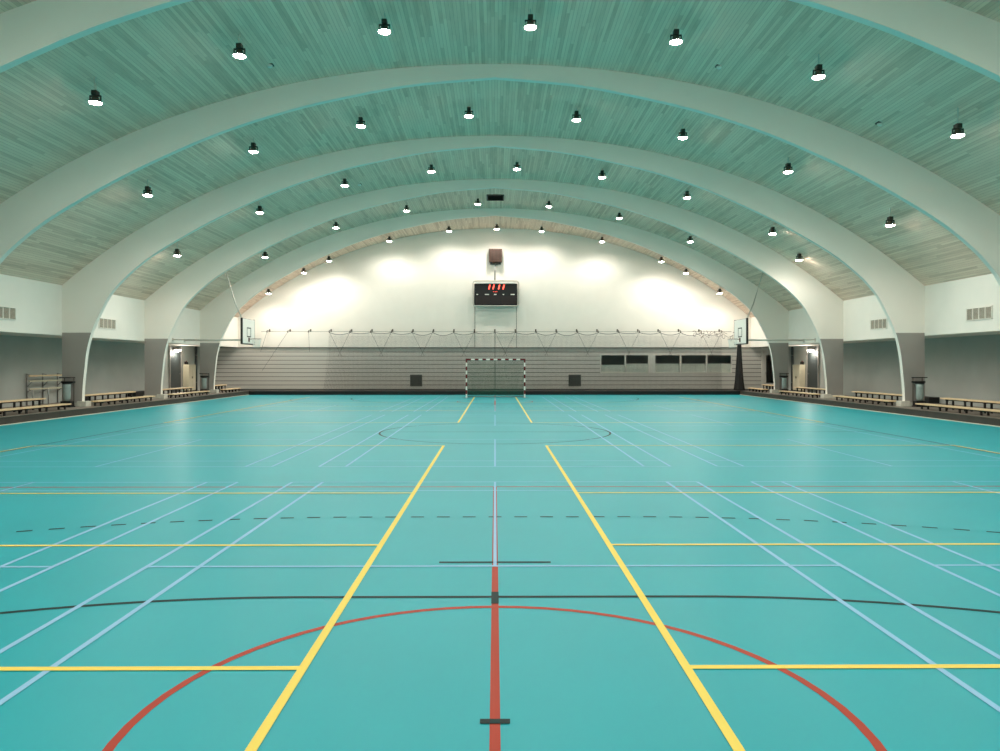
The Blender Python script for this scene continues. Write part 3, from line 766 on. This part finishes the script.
# ------------------------------------------------------------------ basketball backboards on the side walls
def hoop(s, sn):
    cy = 37.6
    R = thing('basketball_hoop', 'white basketball backboard swung out on arms from the %s wall' % sn, 'basketball hoop', (s*XW, cy, ZF), 0, 'side wall basketball hoops')
    f_ = -s                      # direction into the hall
    X = lambda d: f_*d
    xb = 3.62
    zb0, zb1 = 2.82-ZF, 4.03-ZF
    a = MB(); a.box(X(xb-0.05), X(xb), -0.9, 0.9, zb0, zb1, 0.006); bo = a.build('backboard', M['board'], R)
    a = MB()
    a.box(X(xb-0.10), X(xb-0.0), -0.945, -0.9, zb0-0.03, zb1+0.03); a.box(X(xb-0.10), X(xb-0.0), 0.9, 0.93, zb0-0.03, zb1+0.03)
    a.box(X(xb-0.10), X(xb), -0.9, 0.9, zb0-0.05, zb0-0.002); a.box(X(xb-0.10), X(xb-0.06), -0.9, 0.9, zb1, zb1+0.02)
    a.build('edge_frame', M['black_plastic'], bo)
    a = MB(); xt0, xt1 = X(xb-0.0), X(xb+0.004)
    z0, z1 = zb0+0.32, zb0+0.80
    for (y0, y1, za, zc) in ((-0.3, 0.3, z0, z0+0.05), (-0.3, 0.3, z1-0.05, z1), (-0.3, -0.25, z0, z1), (0.25, 0.3, z0, z1)): a.box(xt0, xt1, y0, y1, za, zc)
    a.build('target_square', M['dark'], bo)
    zr = 3.05-ZF
    a = MB(); a.torus((X(xb+0.38), 0, zr), 0.225, 0.012); a.box(X(xb), X(xb+0.16), -0.06, 0.06, zr-0.02, zr+0.01); a.box(X(xb), X(xb+0.02), -0.08, 0.08, zr-0.14, zr+0.06); ro = a.build('rim', M['orange'], R)
    a = MB()
    for q_ in range(20):
        p = 2*PI*q_/20
        for tw in (0.35, -0.35):
            pts = []
            for t_ in range(6):
                u = t_/5; rr = 0.22*(1-0.45*u)+0.02*u*u; pts.append((X(xb+0.38)+rr*math.cos(p+tw*u*2), rr*math.sin(p+tw*u*2), zr-0.42*u))
            a.tube(pts, 0.009, 4, False)
    a.build('hoop_net', M['netwhite'], ro)
    za = 3.0-ZF
    for yy in (-0.42, 0.95):
        a = MB(); a.tube([(0, yy, za), (X(xb-0.12), 0.55*(-1 if yy < 0 else 1), za)], 0.026, 8); a.build('arm', M['frame'], R)
        a = MB(); a.box(0, X(0.03), yy-0.06, yy+0.06, za-0.09, za+0.09); a.build('wall_plate', M['frame'], R)
    a = MB(); a.tube([(X(xb-0.12), -0.6, za), (X(xb-0.12), -0.6, zb1-0.1)], 0.03, 8); a.tube([(X(xb-0.12), 0.6, za), (X(xb-0.12), 0.6, zb1-0.1)], 0.03, 8)
    a.tube([(X(xb-0.12), -0.62, za), (X(xb-0.12), 0.62, za)], 0.03, 8); a.tube([(X(xb-0.12), -0.62, zb1-0.12), (X(xb-0.12), 0.62, zb1-0.12)], 0.03, 8)
    a.tube([(X(xb-0.14), 0, zb1-0.12), (X(xb-0.05), 0, zb1-0.12)], 0.03, 8)
    for sy in (-0.6, 0.6): a.tube([(X(xb-0.14), sy, zb0+0.3), (X(xb-0.04), sy, zb0+0.3)], 0.03, 8)
    a.build('back_frame', M['dark'], R)
    xc = XW-13.35
    a = MB(); a.tube([(X(xb-0.12), -0.5, zb1-0.12), (X(xb-0.5), -0.5, zb1+0.75), (X(xc), -0.5, E(13.35)-ZF-0.05)], 0.028, 8); a.build('stay', M['frame'], R)
    a = MB(); a.box(X(xc-0.08), X(xc+0.08), -0.6, -0.4, E(13.35)-ZF-0.12, E(13.35)-ZF+0.03); a.build('stay_bracket', M['dark'], R)
hoop(-1, 'left'); hoop(1, 'right')

# ------------------------------------------------------------------ scoreboard
YB = YF-0.42; sb = YB/750
SBT = thing('scoreboard', 'black scoreboard with red digits in a pale cage on the far white wall', 'scoreboard', (0.0, YF, 0))
X_ = lambda px: (px-495)*sb
Z_ = lambda py: H+(364.5-py)*sb
yb = YB-YF
a = MB(); a.box(X_(474.2), X_(517.3), yb, yb+0.22, Z_(305.3), Z_(283.8), 0.02); a.build('display_case', M['screen'], SBT)
a = MB(); fx0, fx1, fz0, fz1 = X_(472.9), X_(518.9), Z_(306.0), Z_(280.8)
for y in (yb-0.12, yb+0.3):
    rr = 0.18
    pts = []
    for cx_, cz_, a0 in ((fx1-rr, fz1-rr, 0), (fx0+rr, fz1-rr, PI/2), (fx0+rr, fz0+rr, PI), (fx1-rr, fz0+rr, 1.5*PI)):
        for q_ in range(5): pts.append((cx_+rr*math.cos(a0+q_*PI/8), y, cz_+rr*math.sin(a0+q_*PI/8)))
    pts.append(pts[0]); a.tube(pts, 0.028, 8, False)
for x in (fx0+0.3, fx1-0.3, 0.0):
    for z in (fz0, fz1): a.tube([(x, yb-0.12, z), (x, 0.0, z)], 0.02, 6)
a.build('cage', M['frame'], SBT)
a = MB(); a.box(X_(475.5), X_(516.5), yb-0.02, yb+0.2, Z_(283.7), Z_(281.8)); a.build('top_rail', M['label'], SBT)
dg = MB()
for px in (488.6, 492.7, 498.3, 502.8):
    x = X_(px+0.8)
    for z0, z1 in ((Z_(289.3), Z_(284.7)),):
        w = 0.036; sl = 0.07
        v = [(x-w-sl/2, z0), (x+w-sl/2, z0), (x+w+sl/2, z1), (x-w+sl/2, z1)]
        dg.quad([(p[0], yb-0.006, p[1]) for p in v])
for q_ in range(3): x = X_(493.9+q_*1.5); dg.box(x-0.02, x+0.02, yb-0.006, yb-0.001, Z_(291.9), Z_(291.5))
dg.build('digits', M['digit'], SBT)
lb = MB()
for px, w in ((477.3, 1.6), (486.9, 4.2), (495.2, 2.6), (503.4, 1.4), (512.6, 4.0)):
    lb.box(X_(px-w/2), X_(px+w/2), yb-0.006, yb-0.001, Z_(294.9), Z_(294.0))
lb.build('lettering', M['label'], SBT)
for p0, p1 in ((475.2, 490.3), (491.2, 500.2), (501.1, 516.3)):
    a = MB(); a.box(X_(p0), X_(p1), yb-0.005, yb-0.001, Z_(304.3), Z_(296.2)); a.build('score_window', M['window_dark'], SBT)
for px in (474.7, 516.6):
    a = MB(); a.tube([(X_(px), -0.04, fz0), (X_(px), -0.04, ZF)], 0.012, 6); a.tube([(X_(px), -0.04, fz0+0.02), (X_(px), yb+0.1, fz0+0.02)], 0.012, 6); a.build('cable', M['dark'], SBT)
# loudspeaker above
LS = thing('loudspeaker', 'brown loudspeaker box high on the white wall above the scoreboard', 'speaker', (0.03, YF, 7.95))
ys = -0.5
a = MB(); a.box(-0.40, 0.40, ys, ys+0.42, 0.14, 0.94, 0.015); a.build('cabinet', M['brown'], LS)
a = MB()
for q_ in range(9): a.box(-0.36+q_*0.083, -0.33+q_*0.083, ys-0.012, ys, 0.2, 0.88)
a.build('front_grille', M['dark'], LS)
for x in (-0.26, 0.26):
    a = MB(); a.box(x-0.08, x+0.08, ys+0.02, ys+0.3, 0.0, 0.14, 0.01); a.build('bracket', M['black_plastic'], LS)
a = MB(); a.box(-0.3, 0.3, ys+0.3, 0.0, 0.02, 0.08); a.build('wall_arm', M['dark'], LS)
a = MB(); a.tube([(-0.03, ys+0.2, 0.1), (-0.03, ys+0.2, Z_(280.9)-7.95+0.05)], 0.045, 10); a.build('hanger_pipe', M['steel'], LS)

# ------------------------------------------------------------------ camera, world, view
cam = bpy.data.cameras.new('camera'); co = bpy.data.objects.new('camera', cam); COL.objects.link(co)
co.location = (0, 0, H); co.rotation_euler = (PI/2, 0, -0.00667)
cam.sensor_fit = 'HORIZONTAL'; cam.sensor_width = 36; cam.lens = 27.0; cam.shift_y = -0.011
cam.clip_start = 0.05; cam.clip_end = 300
S.camera = co
w = bpy.data.worlds.new('world'); S.world = w; w.use_nodes = True
w.node_tree.nodes['Background'].inputs['Color'].default_value = (0.02, 0.022, 0.025, 1)
S.view_settings.view_transform = 'Standard'; S.view_settings.look = 'None'
S.view_settings.exposure = 0.0; S.view_settings.gamma = 1.0; S.view_settings.use_curve_mapping = False
